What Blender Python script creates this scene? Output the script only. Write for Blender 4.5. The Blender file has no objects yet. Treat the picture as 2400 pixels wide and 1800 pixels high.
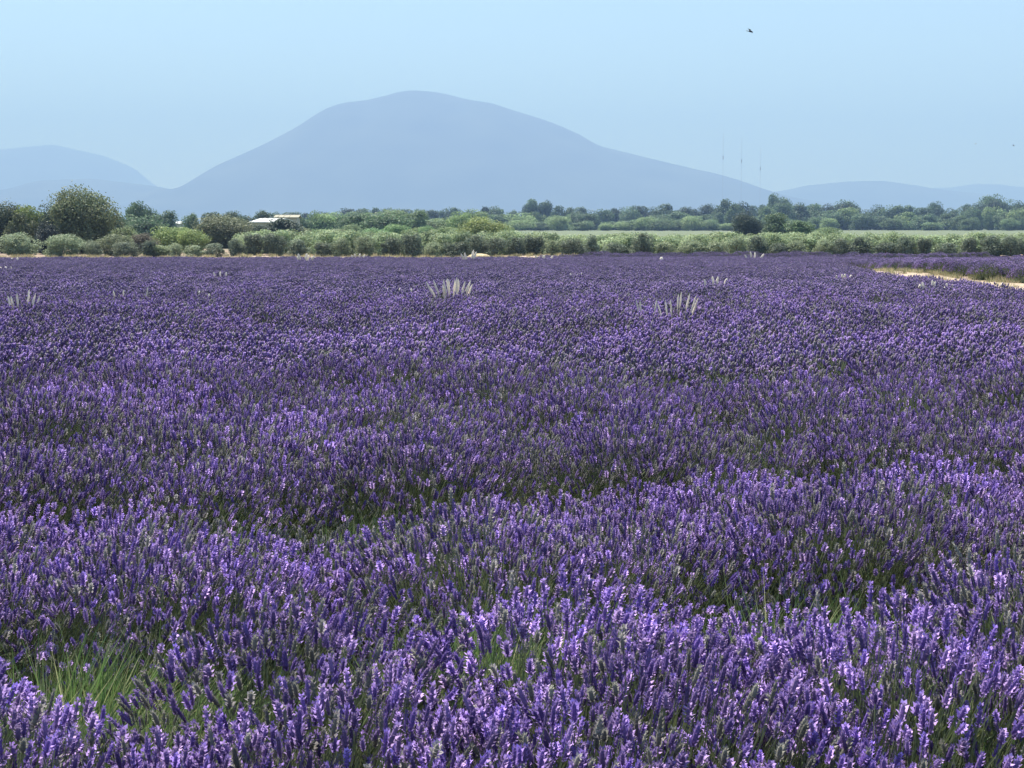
import bpy, math, random
import numpy as np
from mathutils import Vector, noise
R = math.radians
rng = np.random.default_rng(7)
rnd = random.Random(11)
S = bpy.context.scene
COL = S.collection

# ---------------------------------------------------------------- camera, sky, sun, exposure
EYE = 1.75
F = 3600.0                      # focal length in pixels of the 2400 px wide photograph
HOR = 530.0                     # its horizon row
PITCH = math.atan((900 - HOR) / F)
cd = bpy.data.cameras.new('camera'); cam = bpy.data.objects.new('camera', cd); COL.objects.link(cam)
cd.sensor_width = 36; cd.lens = 36 * F / 2400; cd.clip_start = 0.1; cd.clip_end = 90000
cam.location = (0, 0, EYE); cam.rotation_euler = (R(90) - PITCH, 0, 0)
S.camera = cam

SUN_AZ, SUN_EL = R(-32), R(58)
W = bpy.data.worlds.new('World'); S.world = W; W.use_nodes = True
nt = W.node_tree; bg = nt.nodes['Background']
sky = nt.nodes.new('ShaderNodeTexSky'); sky.sky_type = 'NISHITA'; sky.sun_disc = False
sky.sun_elevation = SUN_EL; sky.sun_rotation = SUN_AZ % (2 * math.pi)
sky.altitude = 500; sky.air_density = 1.0; sky.dust_density = 0.3; sky.ozone_density = 1.2
nt.links.new(sky.outputs[0], bg.inputs[0]); bg.inputs[1].default_value = 0.088
sd = bpy.data.lights.new('sun', 'SUN'); sun = bpy.data.objects.new('sun', sd); COL.objects.link(sun)
sd.energy = 5.0; sd.angle = R(0.53); sd.color = (1, 0.95, 0.87)
sv = Vector((math.sin(SUN_AZ) * math.cos(SUN_EL), math.cos(SUN_AZ) * math.cos(SUN_EL), math.sin(SUN_EL)))
sun.rotation_euler = sv.to_track_quat('Z', 'Y').to_euler(); sun.location = sv * 50
S.view_settings.view_transform = 'Standard'; S.view_settings.look = 'None'
S.view_settings.exposure = 1.25; S.view_settings.gamma = 1; S.view_settings.use_curve_mapping = False
S.render.engine = 'CYCLES'
S.cycles.use_denoising = True
S.cycles.max_bounces = 6; S.cycles.diffuse_bounces = 3; S.cycles.transparent_max_bounces = 4; S.cycles.volume_bounces = 0

# ---------------------------------------------------------------- helpers
def smooth(a, b, t):
    t = np.clip((t - a) / (b - a), 0, 1); return t * t * (3 - 2 * t)

def fbm(x, y, sc, seed=0.0, oct=3):
    """cheap smooth noise on arrays, about -1..1"""
    x = np.asarray(x, float) / sc; y = np.asarray(y, float) / sc; o = 0; a = 1; n = 0
    for k in range(oct):
        s = seed * 1.7 + k * 13.1
        o = o + a * (np.sin(x * 2.1 + 1.3 * np.sin(y * 1.7 + s) + s) * np.cos(y * 2.3 + 1.1 * np.sin(x * 1.9 - s) - 2 * s))
        n += a; a *= .55; x, y = x * 1.93 + y * .7, y * 1.93 - x * .7
    return o / n

FIELD_END = 143.0
TY = np.array([15, 25, 37, 55, 86, 115, 151]); TX = np.array([11.4, 11.8, 12.3, 13.6, 18.6, 24.0, 31.0])   # near edge of the sandy track
def track_left(y): return np.interp(y, TY, TX)
def ground_z(x, y):
    x = np.asarray(x, float); y = np.asarray(y, float)
    z = -0.0135 * np.clip(y - 12, 0, None) * 1.0
    z = np.maximum(z, -0.0135 * (FIELD_END - 12 + 3))
    bank = 0.50 + 0.22 * fbm(x, y * 0, 9, 3)
    z = z + bank * smooth(0, 5, y - FIELD_END - 3 * smooth(0, 8, x))
    z = z + .42 * smooth(0, 1.6, x - track_left(y)) * smooth(18, 30, y) * (1 - smooth(66, 104, y))
    z = z + .55 * smooth(230, 850, y)
    z = z + 0.05 * fbm(x, y, 6, 5) * smooth(2, 20, y)
    z = z + 0.9 * fbm(x, y, 160, 2, 2) * smooth(1000, 1600, y)
    return z
def gz(x, y): return float(ground_z(x, y))

def px_x(px, d): return (px - 1200) / F * d          # sideways metres of a column of the photo at a distance
def px_z(py, d): return EYE + (HOR - py) / F * d     # height of a row of the photo at a distance

def mesh_from(name, V, Fc, mats=(), colors=None, smooth_=False, matidx=None):
    """V (n,3) array, Fc (m,k) array of one face size or list of lists; colors per face (m,3)"""
    me = bpy.data.meshes.new(name)
    V = np.asarray(V, dtype=np.float32)
    if isinstance(Fc, np.ndarray):
        m, k = Fc.shape
        me.vertices.add(len(V)); me.vertices.foreach_set('co', V.ravel())
        me.loops.add(m * k); me.loops.foreach_set('vertex_index', Fc.astype(np.int32).ravel())
        me.polygons.add(m)
        me.polygons.foreach_set('loop_start', np.arange(0, m * k, k, dtype=np.int32))
        me.update(calc_edges=True); me.validate()
    else:
        me.from_pydata([tuple(v) for v in V.tolist()], [], Fc); me.update()
    if colors is not None:
        at = me.color_attributes.new('tint', 'FLOAT_COLOR', 'CORNER')
        tot = np.zeros(len(me.polygons), np.int32); me.polygons.foreach_get('loop_total', tot)
        c = np.ones((len(colors), 4), np.float32); c[:, :3] = colors
        at.data.foreach_set('color', np.repeat(c, tot, axis=0).ravel())
    if smooth_: me.polygons.foreach_set('use_smooth', np.ones(len(me.polygons), bool))
    for m_ in mats: me.materials.append(m_)
    if matidx is not None: me.polygons.foreach_set('material_index', np.asarray(matidx, np.int32))
    return me

def obj(name, me, parent=None, loc=(0, 0, 0), rot=(0, 0, 0), scale=(1, 1, 1)):
    o = bpy.data.objects.new(name, me); COL.objects.link(o); o.parent = parent
    o.location = loc; o.rotation_euler = rot; o.scale = scale
    return o
def tag(o, label=None, cat=None, group=None, kind=None):
    if label: o['label'] = label
    if cat: o['category'] = cat
    if group: o['group'] = group
    if kind: o['kind'] = kind
    return o

class MB:
    """collects simple solids into one mesh"""
    def __init__(s): s.v = []; s.f = []
    def box(s, x0, x1, y0, y1, z0, z1):
        n = len(s.v); s.v += [(x, y, z) for z in (z0, z1) for y in (y0, y1) for x in (x0, x1)]
        s.f += [[n + i for i in q] for q in ((0, 2, 3, 1), (4, 5, 7, 6), (0, 1, 5, 4), (2, 6, 7, 3), (0, 4, 6, 2), (1, 3, 7, 5))]
    def tube(s, pts, rad, k=6):
        pts = [Vector(p) for p in pts]; n0 = len(s.v)
        for i, p in enumerate(pts):
            d = (pts[min(i + 1, len(pts) - 1)] - pts[max(i - 1, 0)]).normalized()
            a = d.orthogonal().normalized(); b = d.cross(a)
            for j in range(k):
                t = 2 * math.pi * j / k; s.v.append(tuple(p + (a * math.cos(t) + b * math.sin(t)) * rad[i]))
        for i in range(len(pts) - 1):
            for j in range(k):
                a0 = n0 + i * k + j; a1 = n0 + i * k + (j + 1) % k
                s.f.append([a0, a1, a1 + k, a0 + k])
        s.f.append([n0 + j for j in range(k)][::-1]); s.f.append([n0 + (len(pts) - 1) * k + j for j in range(k)])
    def prism(s, poly, ext):
        """poly: list of 3D points, ext: extrusion vector"""
        n = len(s.v); k = len(poly); s.v += [tuple(p) for p in poly] + [tuple(Vector(p) + Vector(ext)) for p in poly]
        s.f.append(list(range(n, n + k))[::-1]); s.f.append(list(range(n + k, n + 2 * k)))
        for i in range(k): j = (i + 1) % k; s.f.append([n + i, n + j, n + j + k, n + i + k])
    def me(s, name, mat): return mesh_from(name, np.array(s.v), s.f, [mat])

# ---------------------------------------------------------------- materials
def mat(name):
    m = bpy.data.materials.new(name); m.use_nodes = True
    n = m.node_tree; b = n.nodes['Principled BSDF']; return m, n, b
def noise_mix(n, c1, c2, scale, detail=4, coords='Object', lo=.35, hi=.65):
    tc = n.nodes.new('ShaderNodeTexCoord'); nz = n.nodes.new('ShaderNodeTexNoise')
    nz.inputs['Scale'].default_value = scale; nz.inputs['Detail'].default_value = detail
    n.links.new(tc.outputs[coords], nz.inputs['Vector'])
    cr = n.nodes.new('ShaderNodeValToRGB'); cr.color_ramp.elements[0].position = lo; cr.color_ramp.elements[1].position = hi
    cr.color_ramp.elements[0].color = (*c1, 1); cr.color_ramp.elements[1].color = (*c2, 1)
    n.links.new(nz.outputs['Fac'], cr.inputs['Fac']); return cr.outputs['Color'], nz
def plain(name, c1, c2, scale, rough=.9, bump=0.0, bscale=None):
    m, n, b = mat(name); out, nz = noise_mix(n, c1, c2, scale)
    n.links.new(out, b.inputs['Base Color']); b.inputs['Roughness'].default_value = rough
    b.inputs['Specular IOR Level'].default_value = .2
    if bump:
        bm_ = n.nodes.new('ShaderNodeBump'); bm_.inputs['Strength'].default_value = bump
        n.links.new(nz.outputs['Fac'], bm_.inputs['Height']); n.links.new(bm_.outputs[0], b.inputs['Normal'])
    return m
def mixrgb(n, mode, a, b_, fac=1.0):
    x = n.nodes.new('ShaderNodeMix'); x.data_type = 'RGBA'; x.blend_type = mode; x.inputs['Factor'].default_value = fac
    for s_, v in ((x.inputs[6], a), (x.inputs[7], b_)):
        if isinstance(v, tuple): s_.default_value = (*v, 1)
        else: n.links.new(v, s_)
    return x.outputs[2]

def leafy(name, translucent=.35, use_object_color=True, spec=.25, rough=.6):
    """tint attribute x object colour, with some light passing through the blade"""
    m, n, b = mat(name)
    at = n.nodes.new('ShaderNodeAttribute'); at.attribute_name = 'tint'
    c = at.outputs['Color']
    if use_object_color:
        oi = n.nodes.new('ShaderNodeObjectInfo'); c = mixrgb(n, 'MULTIPLY', c, oi.outputs['Color'])
    else:
        oi = n.nodes.new('ShaderNodeObjectInfo')
        mr = n.nodes.new('ShaderNodeMapRange'); mr.inputs['To Min'].default_value = .84; mr.inputs['To Max'].default_value = 1.16
        n.links.new(oi.outputs['Random'], mr.inputs['Value'])
        hs = n.nodes.new('ShaderNodeHueSaturation'); n.links.new(c, hs.inputs['Color']); n.links.new(mr.outputs[0], hs.inputs['Value'])
        c = hs.outputs['Color']
    n.links.new(c, b.inputs['Base Color']); b.inputs['Roughness'].default_value = rough
    b.inputs['Specular IOR Level'].default_value = spec
    tr = n.nodes.new('ShaderNodeBsdfTranslucent'); n.links.new(c, tr.inputs['Color'])
    mx = n.nodes.new('ShaderNodeMixShader'); mx.inputs[0].default_value = translucent
    n.links.new(b.outputs[0], mx.inputs[1]); n.links.new(tr.outputs[0], mx.inputs[2])
    n.links.new(mx.outputs[0], n.nodes['Material Output'].inputs['Surface'])
    return m
M_LEAF = leafy('foliage', .3)
M_LAV = leafy('lavender', .22, False, .15, .7)
M_GRASS = leafy('grass_blades', .3, False)
M_DRY = leafy('dry_stems', .25, False, .15)
M_BARK = plain('bark', (.09, .065, .045), (.17, .13, .10), 6, .95, .3)
M_SAND = plain('pale_sandy_soil', (.33, .25, .18), (.45, .36, .27), .8, .95, .2)
M_MOUNT = plain('wooded_mountain_side', (.04, .055, .045), (.075, .09, .07), .0025, 1)
M_WALL = plain('rendered_wall', (.42, .38, .32), (.52, .48, .42), 1.5)
M_ROOFW = plain('white_sheet_roof', (.50, .51, .50), (.62, .62, .60), .6, .6)
M_ROOFB = plain('beige_sheet_roof', (.28, .26, .2), (.36, .34, .27), .8, .8)
M_STEEL = plain('galvanised_steel', (.25, .27, .3), (.35, .37, .4), .5, .6)
M_DARK = plain('dark_opening', (.03, .03, .03), (.05, .05, .05), 2)
M_BIRD = plain('dark_plumage', (.02, .025, .03), (.05, .055, .06), 30)
M_BIRDP = plain('pale_plumage', (.25, .27, .3), (.4, .42, .45), 30)

# ground: reddish stony soil in the field, meadow green beyond the orchard
def ground_mat():
    m, n, b = mat('field_soil')
    soil, nz = noise_mix(n, (.17, .115, .075), (.30, .22, .15), 1.4, 8)
    mead, nz2 = noise_mix(n, (.085, .115, .055), (.13, .15, .08), .045, 5)
    tc = n.nodes.new('ShaderNodeTexCoord'); sp = n.nodes.new('ShaderNodeSeparateXYZ'); n.links.new(tc.outputs['Object'], sp.inputs[0])
    mr = n.nodes.new('ShaderNodeMapRange'); mr.inputs['From Min'].default_value = 200; mr.inputs['From Max'].default_value = 215
    n.links.new(sp.outputs['Y'], mr.inputs['Value'])
    x = n.nodes.new('ShaderNodeMix'); x.data_type = 'RGBA'
    n.links.new(mr.outputs[0], x.inputs['Factor']); n.links.new(soil, x.inputs[6]); n.links.new(mead, x.inputs[7])
    n.links.new(x.outputs[2], b.inputs['Base Color']); b.inputs['Roughness'].default_value = .95
    bp = n.nodes.new('ShaderNodeBump'); bp.inputs['Strength'].default_value = .4; n.links.new(nz.outputs['Fac'], bp.inputs['Height'])
    n.links.new(bp.outputs[0], b.inputs['Normal'])
    return m
M_GROUND = ground_mat()

# ---------------------------------------------------------------- ground, tracks, mountains
def sheet(name, xs, ys, zf, m, kind='structure'):
    X, Y = np.meshgrid(xs, ys); Z = zf(X, Y)
    V = np.stack([X, Y, Z], -1).reshape(-1, 3); nx, ny = len(xs), len(ys)
    i = np.arange(nx - 1)[None, :] + nx * np.arange(ny - 1)[:, None]
    Fc = np.stack([i, i + 1, i + 1 + nx, i + nx], -1).reshape(-1, 4)
    o = obj(name, mesh_from(name, V, Fc, [m], smooth_=True)); tag(o, kind=kind); return o

xs = np.concatenate([-np.geomspace(40000, 82, 46), np.arange(-80, 80.1, 1.0), np.geomspace(82, 40000, 46)])
ys = np.concatenate([-np.geomspace(40000, 12, 30), np.arange(-10, 215, 1.0), np.geomspace(217, 40000, 110)])
tag(sheet('ground', xs, ys, ground_z, M_GROUND), 'stony reddish soil of the lavender plateau with meadow beyond the orchard')

# edges of the sandy track on the right
def track_w(y): return np.interp(y, [20, 60, 100, 143], [3.0, 2.9, 2.4, 1.4])
def strip(name, ys, left, width, m, n=9, lift=.035):
    V = []; 
    for y in ys:
        for j in range(n):
            t = j / (n - 1); x = left(y) + width(y) * t
            V.append((x, y, gz(x, y) + (lift if 0 < j < n - 1 else -.03)))
    i = np.arange(n - 1)[None, :] + n * np.arange(len(ys) - 1)[:, None]
    Fc = np.stack([i, i + 1, i + 1 + n, i + n], -1).reshape(-1, 4)
    return obj(name, mesh_from(name, np.array(V), Fc, [m], smooth_=True))
tag(strip('dirt_track', np.arange(18, 113, 1.0), lambda y: track_left(y) + .25 * math.sin(y * .3), lambda y: track_w(y), M_SAND),
    'pale sandy track running away between the two lavender fields', kind='structure')
# headland in front of the olives
def head():
    xs = np.arange(-75, 12, 1.0); V = []; n = 8
    for x in xs:
        y0 = FIELD_END - .2 + .5 * math.sin(x * .4); y1 = 151.5 + .7 * math.sin(x * .23 + 1)
        for j in range(n):
            y = y0 + (y1 - y0) * j / (n - 1); V.append((x, y, gz(x, y) + (.04 if 0 < j < n - 1 else -.03)))
    i = np.arange(n - 1)[None, :] + n * np.arange(len(xs) - 1)[:, None]
    Fc = np.stack([i, i + n, i + n + 1, i + 1], -1).reshape(-1, 4)
    return obj('sandy_headland', mesh_from('sandy_headland', np.array(V), Fc, [M_SAND], smooth_=True))
tag(head(), 'pale sandy strip between the lavender and the olive trees', kind='structure')

def ridge(name, prof, D, depth, label, x_ext, seed):
    """prof: skyline points in photo pixels, turned into metres at distance D"""
    px = np.array([p[0] for p in prof], float); py = np.array([p[1] for p in prof], float)
    X = px_x(px, D); H = px_z(py, D)
    a, b_ = x_ext
    X = np.concatenate([[X[0] - a * 1.6, X[0] - a], X, [X[-1] + b_, X[-1] + b_ * 1.6]])
    H = np.concatenate([[20, H[0] * .55], H, [H[-1] * .55, 20]])
    xs = np.linspace(X[0], X[-1], 260); h = np.interp(xs, X, H)
    k = np.array([1, 2, 3, 2, 1.]); k /= k.sum(); h = np.convolve(np.pad(h, 2, 'edge'), k, 'valid')
    t = np.concatenate([np.linspace(-1, 0, 34), np.linspace(0, 1, 26)[1:]])
    XX, T = np.meshgrid(xs, t); HH = np.broadcast_to(h, XX.shape)
    fall = np.cos(np.clip(np.abs(T), 0, 1) * math.pi / 2) ** 1.25
    gul = fbm(XX, T * depth, depth * .16, seed, 4) * .05 * np.sin(np.clip(np.abs(T) * 1.2, 0, 1) * math.pi)
    rough = fbm(XX, T * 900, 170, seed + 5, 3) * D * 0.00022
    Z = HH * np.clip(fall + gul * fall ** .5, 0, 1.0) + rough - 15 * (np.abs(T) > .97)
    # slopes in front must not stand above the crest as seen from the field
    q = 1 + T * depth / D; Ha = np.interp((XX / q).ravel(), xs, h).reshape(XX.shape)
    Z = np.where(T < 0, np.minimum(Z, Ha * q * .995), Z)
    V = np.stack([XX, D + T * depth, Z], -1).reshape(-1, 3); nx = len(xs)
    i = np.arange(nx - 1)[None, :] + nx * np.arange(len(t) - 1)[:, None]
    Fc = np.stack([i, i + 1, i + 1 + nx, i + nx], -1).reshape(-1, 4)
    o = obj(name, mesh_from(name, V, Fc, [M_MOUNT], smooth_=True)); tag(o, label, kind='structure'); return o
MAIN = [(0,447),(33,443),(87,426),(163,421),(228,420),(282,427),(347,434),(380,440),(408,447),(420,444),(434,437),(477,410),(521,386),(608,349),(694,306),(749,271),(770,258),(808,246),(857,241),(906,231),(938,220),(976,218),(1031,222),(1096,239),(1155,247),(1204,264),(1259,280),(1313,299),(1356,318),(1400,345),(1454,357),(1519,373),(1595,391),(1682,410),(1736,426),(1790,445),(1850,462)]
FARL = [(-300,385),(-120,362),(0,355),(65,348),(141,342),(184,353),(250,367),(293,387),(315,406),(336,426),(372,441),(420,452)]
RGT = [(1760,462),(1800,452),(1834,447),(1888,436),(1975,427),(2062,425),(2127,434),(2170,441),(2224,448),(2300,455)]
RGT2 = [(2100,452),(2170,442),(2224,440),(2279,432),(2333,433),(2400,442),(2520,450)]
ridge('far_mountain', FARL, 19000, 3500, 'pale flat-topped mountain far away on the left', (2500, 500), 1.0)
ridge('mountain', MAIN, 12500, 2800, 'broad whale-backed blue mountain in the haze', (1500, 700), 2.0)
ridge('hill_ridge', RGT, 14500, 1500, 'low rounded hazy ridge on the right', (300, 700), 3.0)
ridge('far_hill_ridge', RGT2, 18500, 1800, 'paler low ridge at the far right', (400, 2500), 4.0)

# air: one closed box of even haze
hz = MB(); hz.box(-30000, 30000, -6000, 21500, -60, 1500)
M_HAZE = bpy.data.materials.new('haze_air'); M_HAZE.use_nodes = True
hn = M_HAZE.node_tree; hn.nodes.clear(); ho = hn.nodes.new('ShaderNodeOutputMaterial'); hv = hn.nodes.new('ShaderNodeVolumePrincipled')
hv.inputs['Color'].default_value = (.365, .55, 1.0, 1); hv.inputs['Density'].default_value = 1.85e-4; hv.inputs['Absorption Color'].default_value = (.15, .25, .3, 1); hv.inputs['Anisotropy'].default_value = 0.0
hn.links.new(hv.outputs[0], ho.inputs['Volume'])
tag(obj('haze', hz.me('haze', M_HAZE)), kind='stuff')

# ---------------------------------------------------------------- foliage builders
def leaf_faces(P, N, size, up_bias=.35, jitter=.8, aspect=.6):
    """one rhombic leaf spray per point; returns V, F"""
    n = len(P)
    D = N + rng.normal(0, jitter, (n, 3)); D[:, 2] += up_bias; D /= np.linalg.norm(D, axis=1)[:, None] + 1e-9
    A = np.cross(D, rng.normal(0, 1, (n, 3))); A /= np.linalg.norm(A, axis=1)[:, None] + 1e-9
    B = np.cross(D, A); s = (size * rng.uniform(.6, 1.4, n))[:, None]
    V = np.stack([P - A * s, P - B * s * aspect, P + A * s, P + B * s * aspect], 1).reshape(-1, 3)
    return V, np.arange(4 * n).reshape(n, 4)

def crown_mesh(name, lobes, n_leaf, leaf, seed, shade=(.75, 1.3), flat=1.0, top=False):
    """crown inside the unit box x,y -0.5..0.5, z 0..1: many lobes of leaf sprays"""
    r = np.random.default_rng(seed); Ps = []; Ns = []; C = []
    # lobe centres over an egg-shaped crown
    for k in range(lobes):
        a = r.uniform(0, 2 * math.pi); u = r.uniform(-0.75, 1); q = math.sqrt(1 - u * u) * r.uniform(.55, 1)
        wide = 1.0 if u > 0 else .92
        c = np.array([math.cos(a) * q * .33 * wide, math.sin(a) * q * .33 * wide, .5 + u * .32])
        rad = r.uniform(.10, .25); m = int(n_leaf / lobes)
        d = r.normal(0, 1, (m, 3)); d /= np.linalg.norm(d, axis=1)[:, None]
        rr = rad * r.uniform(.55, 1.08, m) ** .6
        Ps.append(c + d * rr[:, None] * np.array([1, 1, .8 * flat])); Ns.append(d)
        tone = r.uniform(*shade); C.append(np.full(m, tone) * r.uniform(.8, 1.2, m))
    # body
    m = n_leaf // 3
    d = r.normal(0, 1, (m, 3)); d /= np.linalg.norm(d, axis=1)[:, None]; rr = r.uniform(.6, 1, m) ** .5
    Ps.append(np.array([0, 0, .47]) + d * rr[:, None] * np.array([.29, .29, .33])); Ns.append(d); C.append(r.uniform(.75, 1.05, m))
    P = np.concatenate(Ps); N = np.concatenate(Ns); c = np.concatenate(C)
    out = r.random(len(P)) < .05; P[out] = np.array([0, 0, .45]) + (P[out] - np.array([0, 0, .45])) * r.uniform(1.02, 1.11, (out.sum(), 1))
    P[:, 2] -= np.quantile(P[:, 2], .004); P[:, 2] /= np.quantile(P[:, 2], .998)
    P[:, :2] /= 2 * np.quantile(np.abs(P[:, 0]), .995)
    global rng
    keep = rng; rng = r; V, Fc = leaf_faces(P, N, leaf); rng = keep
    hue = r.uniform(-.08, .08, len(c))
    col = np.stack([c * (1 + hue), c, c * (1 - hue)], 1)
    return mesh_from(name, V, Fc, [M_LEAF], col)

def trunk_mesh(name, seed, stems=1, top=.62, rad=.045):
    r = random.Random(seed); b = MB()
    for s in range(stems):
        lean = (r.uniform(-.08, .08), r.uniform(-.08, .08))
        pts = [(0 + s * .03, 0, -.03)] + [(lean[0] * t + s * .05 * t, lean[1] * t, top * t) for t in (.25, .55, 1)]
        b.tube(pts, [rad * 1.35, rad, rad * .75, rad * .3], 7)
        for k in range(5):
            a = r.uniform(0, 6.28); z0 = top * r.uniform(.35, .8); L = r.uniform(.14, .26)
            p = Vector((lean[0] * z0 / top, lean[1] * z0 / top, z0))
            b.tube([p, p + Vector((math.cos(a) * L * .6, math.sin(a) * L * .6, L * .45)), p + Vector((math.cos(a) * L, math.sin(a) * L, L * 1.0))],
                   [rad * .5, rad * .32, rad * .12], 5)
    return b.me(name, M_BARK)

CROWN = {
    'olive': [crown_mesh('olive_crown', 13, 3600, .030, 100 + i, (.8, 1.35)) for i in range(6)],
    'round': [crown_mesh('round_crown', 18, 5200, .026, 200 + i, (.7, 1.35)) for i in range(6)],
    'big': [crown_mesh('large_crown', 44, 20000, .016, 300 + i, (.65, 1.4)) for i in range(2)],
    'bush': [crown_mesh('bush_crown', 20, 8000, .020, 400 + i, (.75, 1.3)) for i in range(4)],
}
TRUNK = [trunk_mesh('tree_trunk', 10 + i, 1 + (i == 2)) for i in range(3)]

def tree(name, label, cat, x, y, h, w, kind, color, group=None, low=.0, depth=None):
    """low: share of the height where the crown begins"""
    z = gz(x, y); r = rnd
    root = bpy.data.objects.new(name, None); COL.objects.link(root); root.location = (x, y, z - .05); root.empty_display_size = .3
    tag(root, label, cat, group)
    t = obj('trunk', r.choice(TRUNK), root, rot=(0, 0, r.uniform(0, 6.28)), scale=(min(w, h), min(w, h), h))
    c = obj('crown', r.choice(CROWN[kind]), root, (0, 0, h * low), (0, 0, r.uniform(0, 6.28)), (w, depth or w, h * (1 - low)))
    c.color = (*(min(.5, v * 1.32 + .008) for v in color), 1)
    return root
def tree_px(name, label, cat, px, top, wpx, d, kind, color, group=None, low=.0):
    x = px_x(px, d); h = px_z(top, d) - gz(x, d)
    return tree(name, label, cat, x, d, h, wpx / F * d, kind, color, group, low)

ORD = ('first second third fourth fifth sixth seventh eighth ninth tenth eleventh twelfth thirteenth fourteenth fifteenth sixteenth seventeenth eighteenth nineteenth twentieth').split()
def ordinal(i):
    if i < 20: return ORD[i]
    t, u = divmod(i + 1, 10); tens = {2: 'twent', 3: 'thirt', 4: 'fort', 5: 'fift', 6: 'sixt', 7: 'sevent', 8: 'eight', 9: 'ninet'}[t]
    return tens + 'ieth' if u == 0 else tens + 'y-' + ORD[u - 1]

SILVER = (.20, .235, .14); OLIVE2 = (.20, .25, .135); DARKG = (.045, .07, .045); MID = (.11, .16, .075)
YEL = (.21, .25, .065); BROWN = (.125, .14, .08); BLUEG = (.085, .13, .07); LIGHT = (.17, .23, .10)

# far wood: two staggered lines of trees; skyline read off the photograph
SKY = [(640,492),(690,497),(740,492),(800,487),(850,482),(880,484),(930,490),(980,494),(1040,488),(1085,486),(1130,482),(1180,486),(1205,490),(1245,470),(1275,468),(1300,480),(1330,482),(1355,486),(1400,488),(1450,488),(1500,482),(1545,474),(1580,482),(1640,482),(1697,464),(1740,474),(1780,478),(1813,460),(1838,466),(1885,470),(1920,482),(1972,472),(2010,484),(2060,482),(2110,482),(2160,478),(2200,474),(2240,484),(2280,474),(2320,460),(2360,468),(2400,468),(2440,474)]
skx = [p[0] for p in SKY]; sky_ = [p[1] for p in SKY]
n = 0; px = 655.0; back = []
while px < 2440:
    back.append(px); px += rnd.uniform(24, 40)
for p in (1245, 1278, 1697, 1813, 1972, 2320): back.append(p)
back.sort()
for i, p in enumerate(back):
    d = rnd.uniform(960, 1060); top = float(np.interp(p, skx, sky_)) + rnd.uniform(-2, 9)
    if p in (1245, 1278, 1697, 1813, 1972, 2320): top -= 4
    g = rnd.uniform(.8, 1.15); c = BLUEG if rnd.random() < .6 else DARKG
    tree_px('woodland_tree', f'dark hazy tree on the far wood skyline, {ordinal(i)} from the left', 'tree',
            p, top, rnd.uniform(42, 74), d, 'round', tuple(v * g for v in c), 'trees on the skyline of the far wood')
px = 650.0; i = 0
while px < 2440:
    d = rnd.uniform(870, 930); top = float(np.interp(px, skx, sky_)) + rnd.uniform(10, 34)
    g = rnd.uniform(.8, 1.25); c = rnd.choice([MID, BLUEG, LIGHT, MID])
    tree_px('woodland_edge_tree', f'green tree at the near edge of the far wood, {ordinal(i)} from the left', 'tree',
            px, top, rnd.uniform(44, 80), d, 'round', tuple(v * g for v in c), 'trees along the near edge of the far wood')
    px += rnd.uniform(26, 44); i += 1
px = 700.0; i = 0
while px < 2430:
    d = rnd.uniform(820, 850); top = 525 + rnd.uniform(-20, 4)
    if 1960 < px and rnd.random() < .6: px += 40; continue
    g = rnd.uniform(.85, 1.2); c = rnd.choice([MID, LIGHT, LIGHT])
    tree_px('thicket_bush', f'low rounded bush at the foot of the far wood, {ordinal(i)} from the left', 'bush',
            px, top, rnd.uniform(36, 70), d, 'bush', tuple(v * g for v in c), 'bushes at the foot of the far wood')
    px += rnd.uniform(30, 60); i += 1

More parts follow.
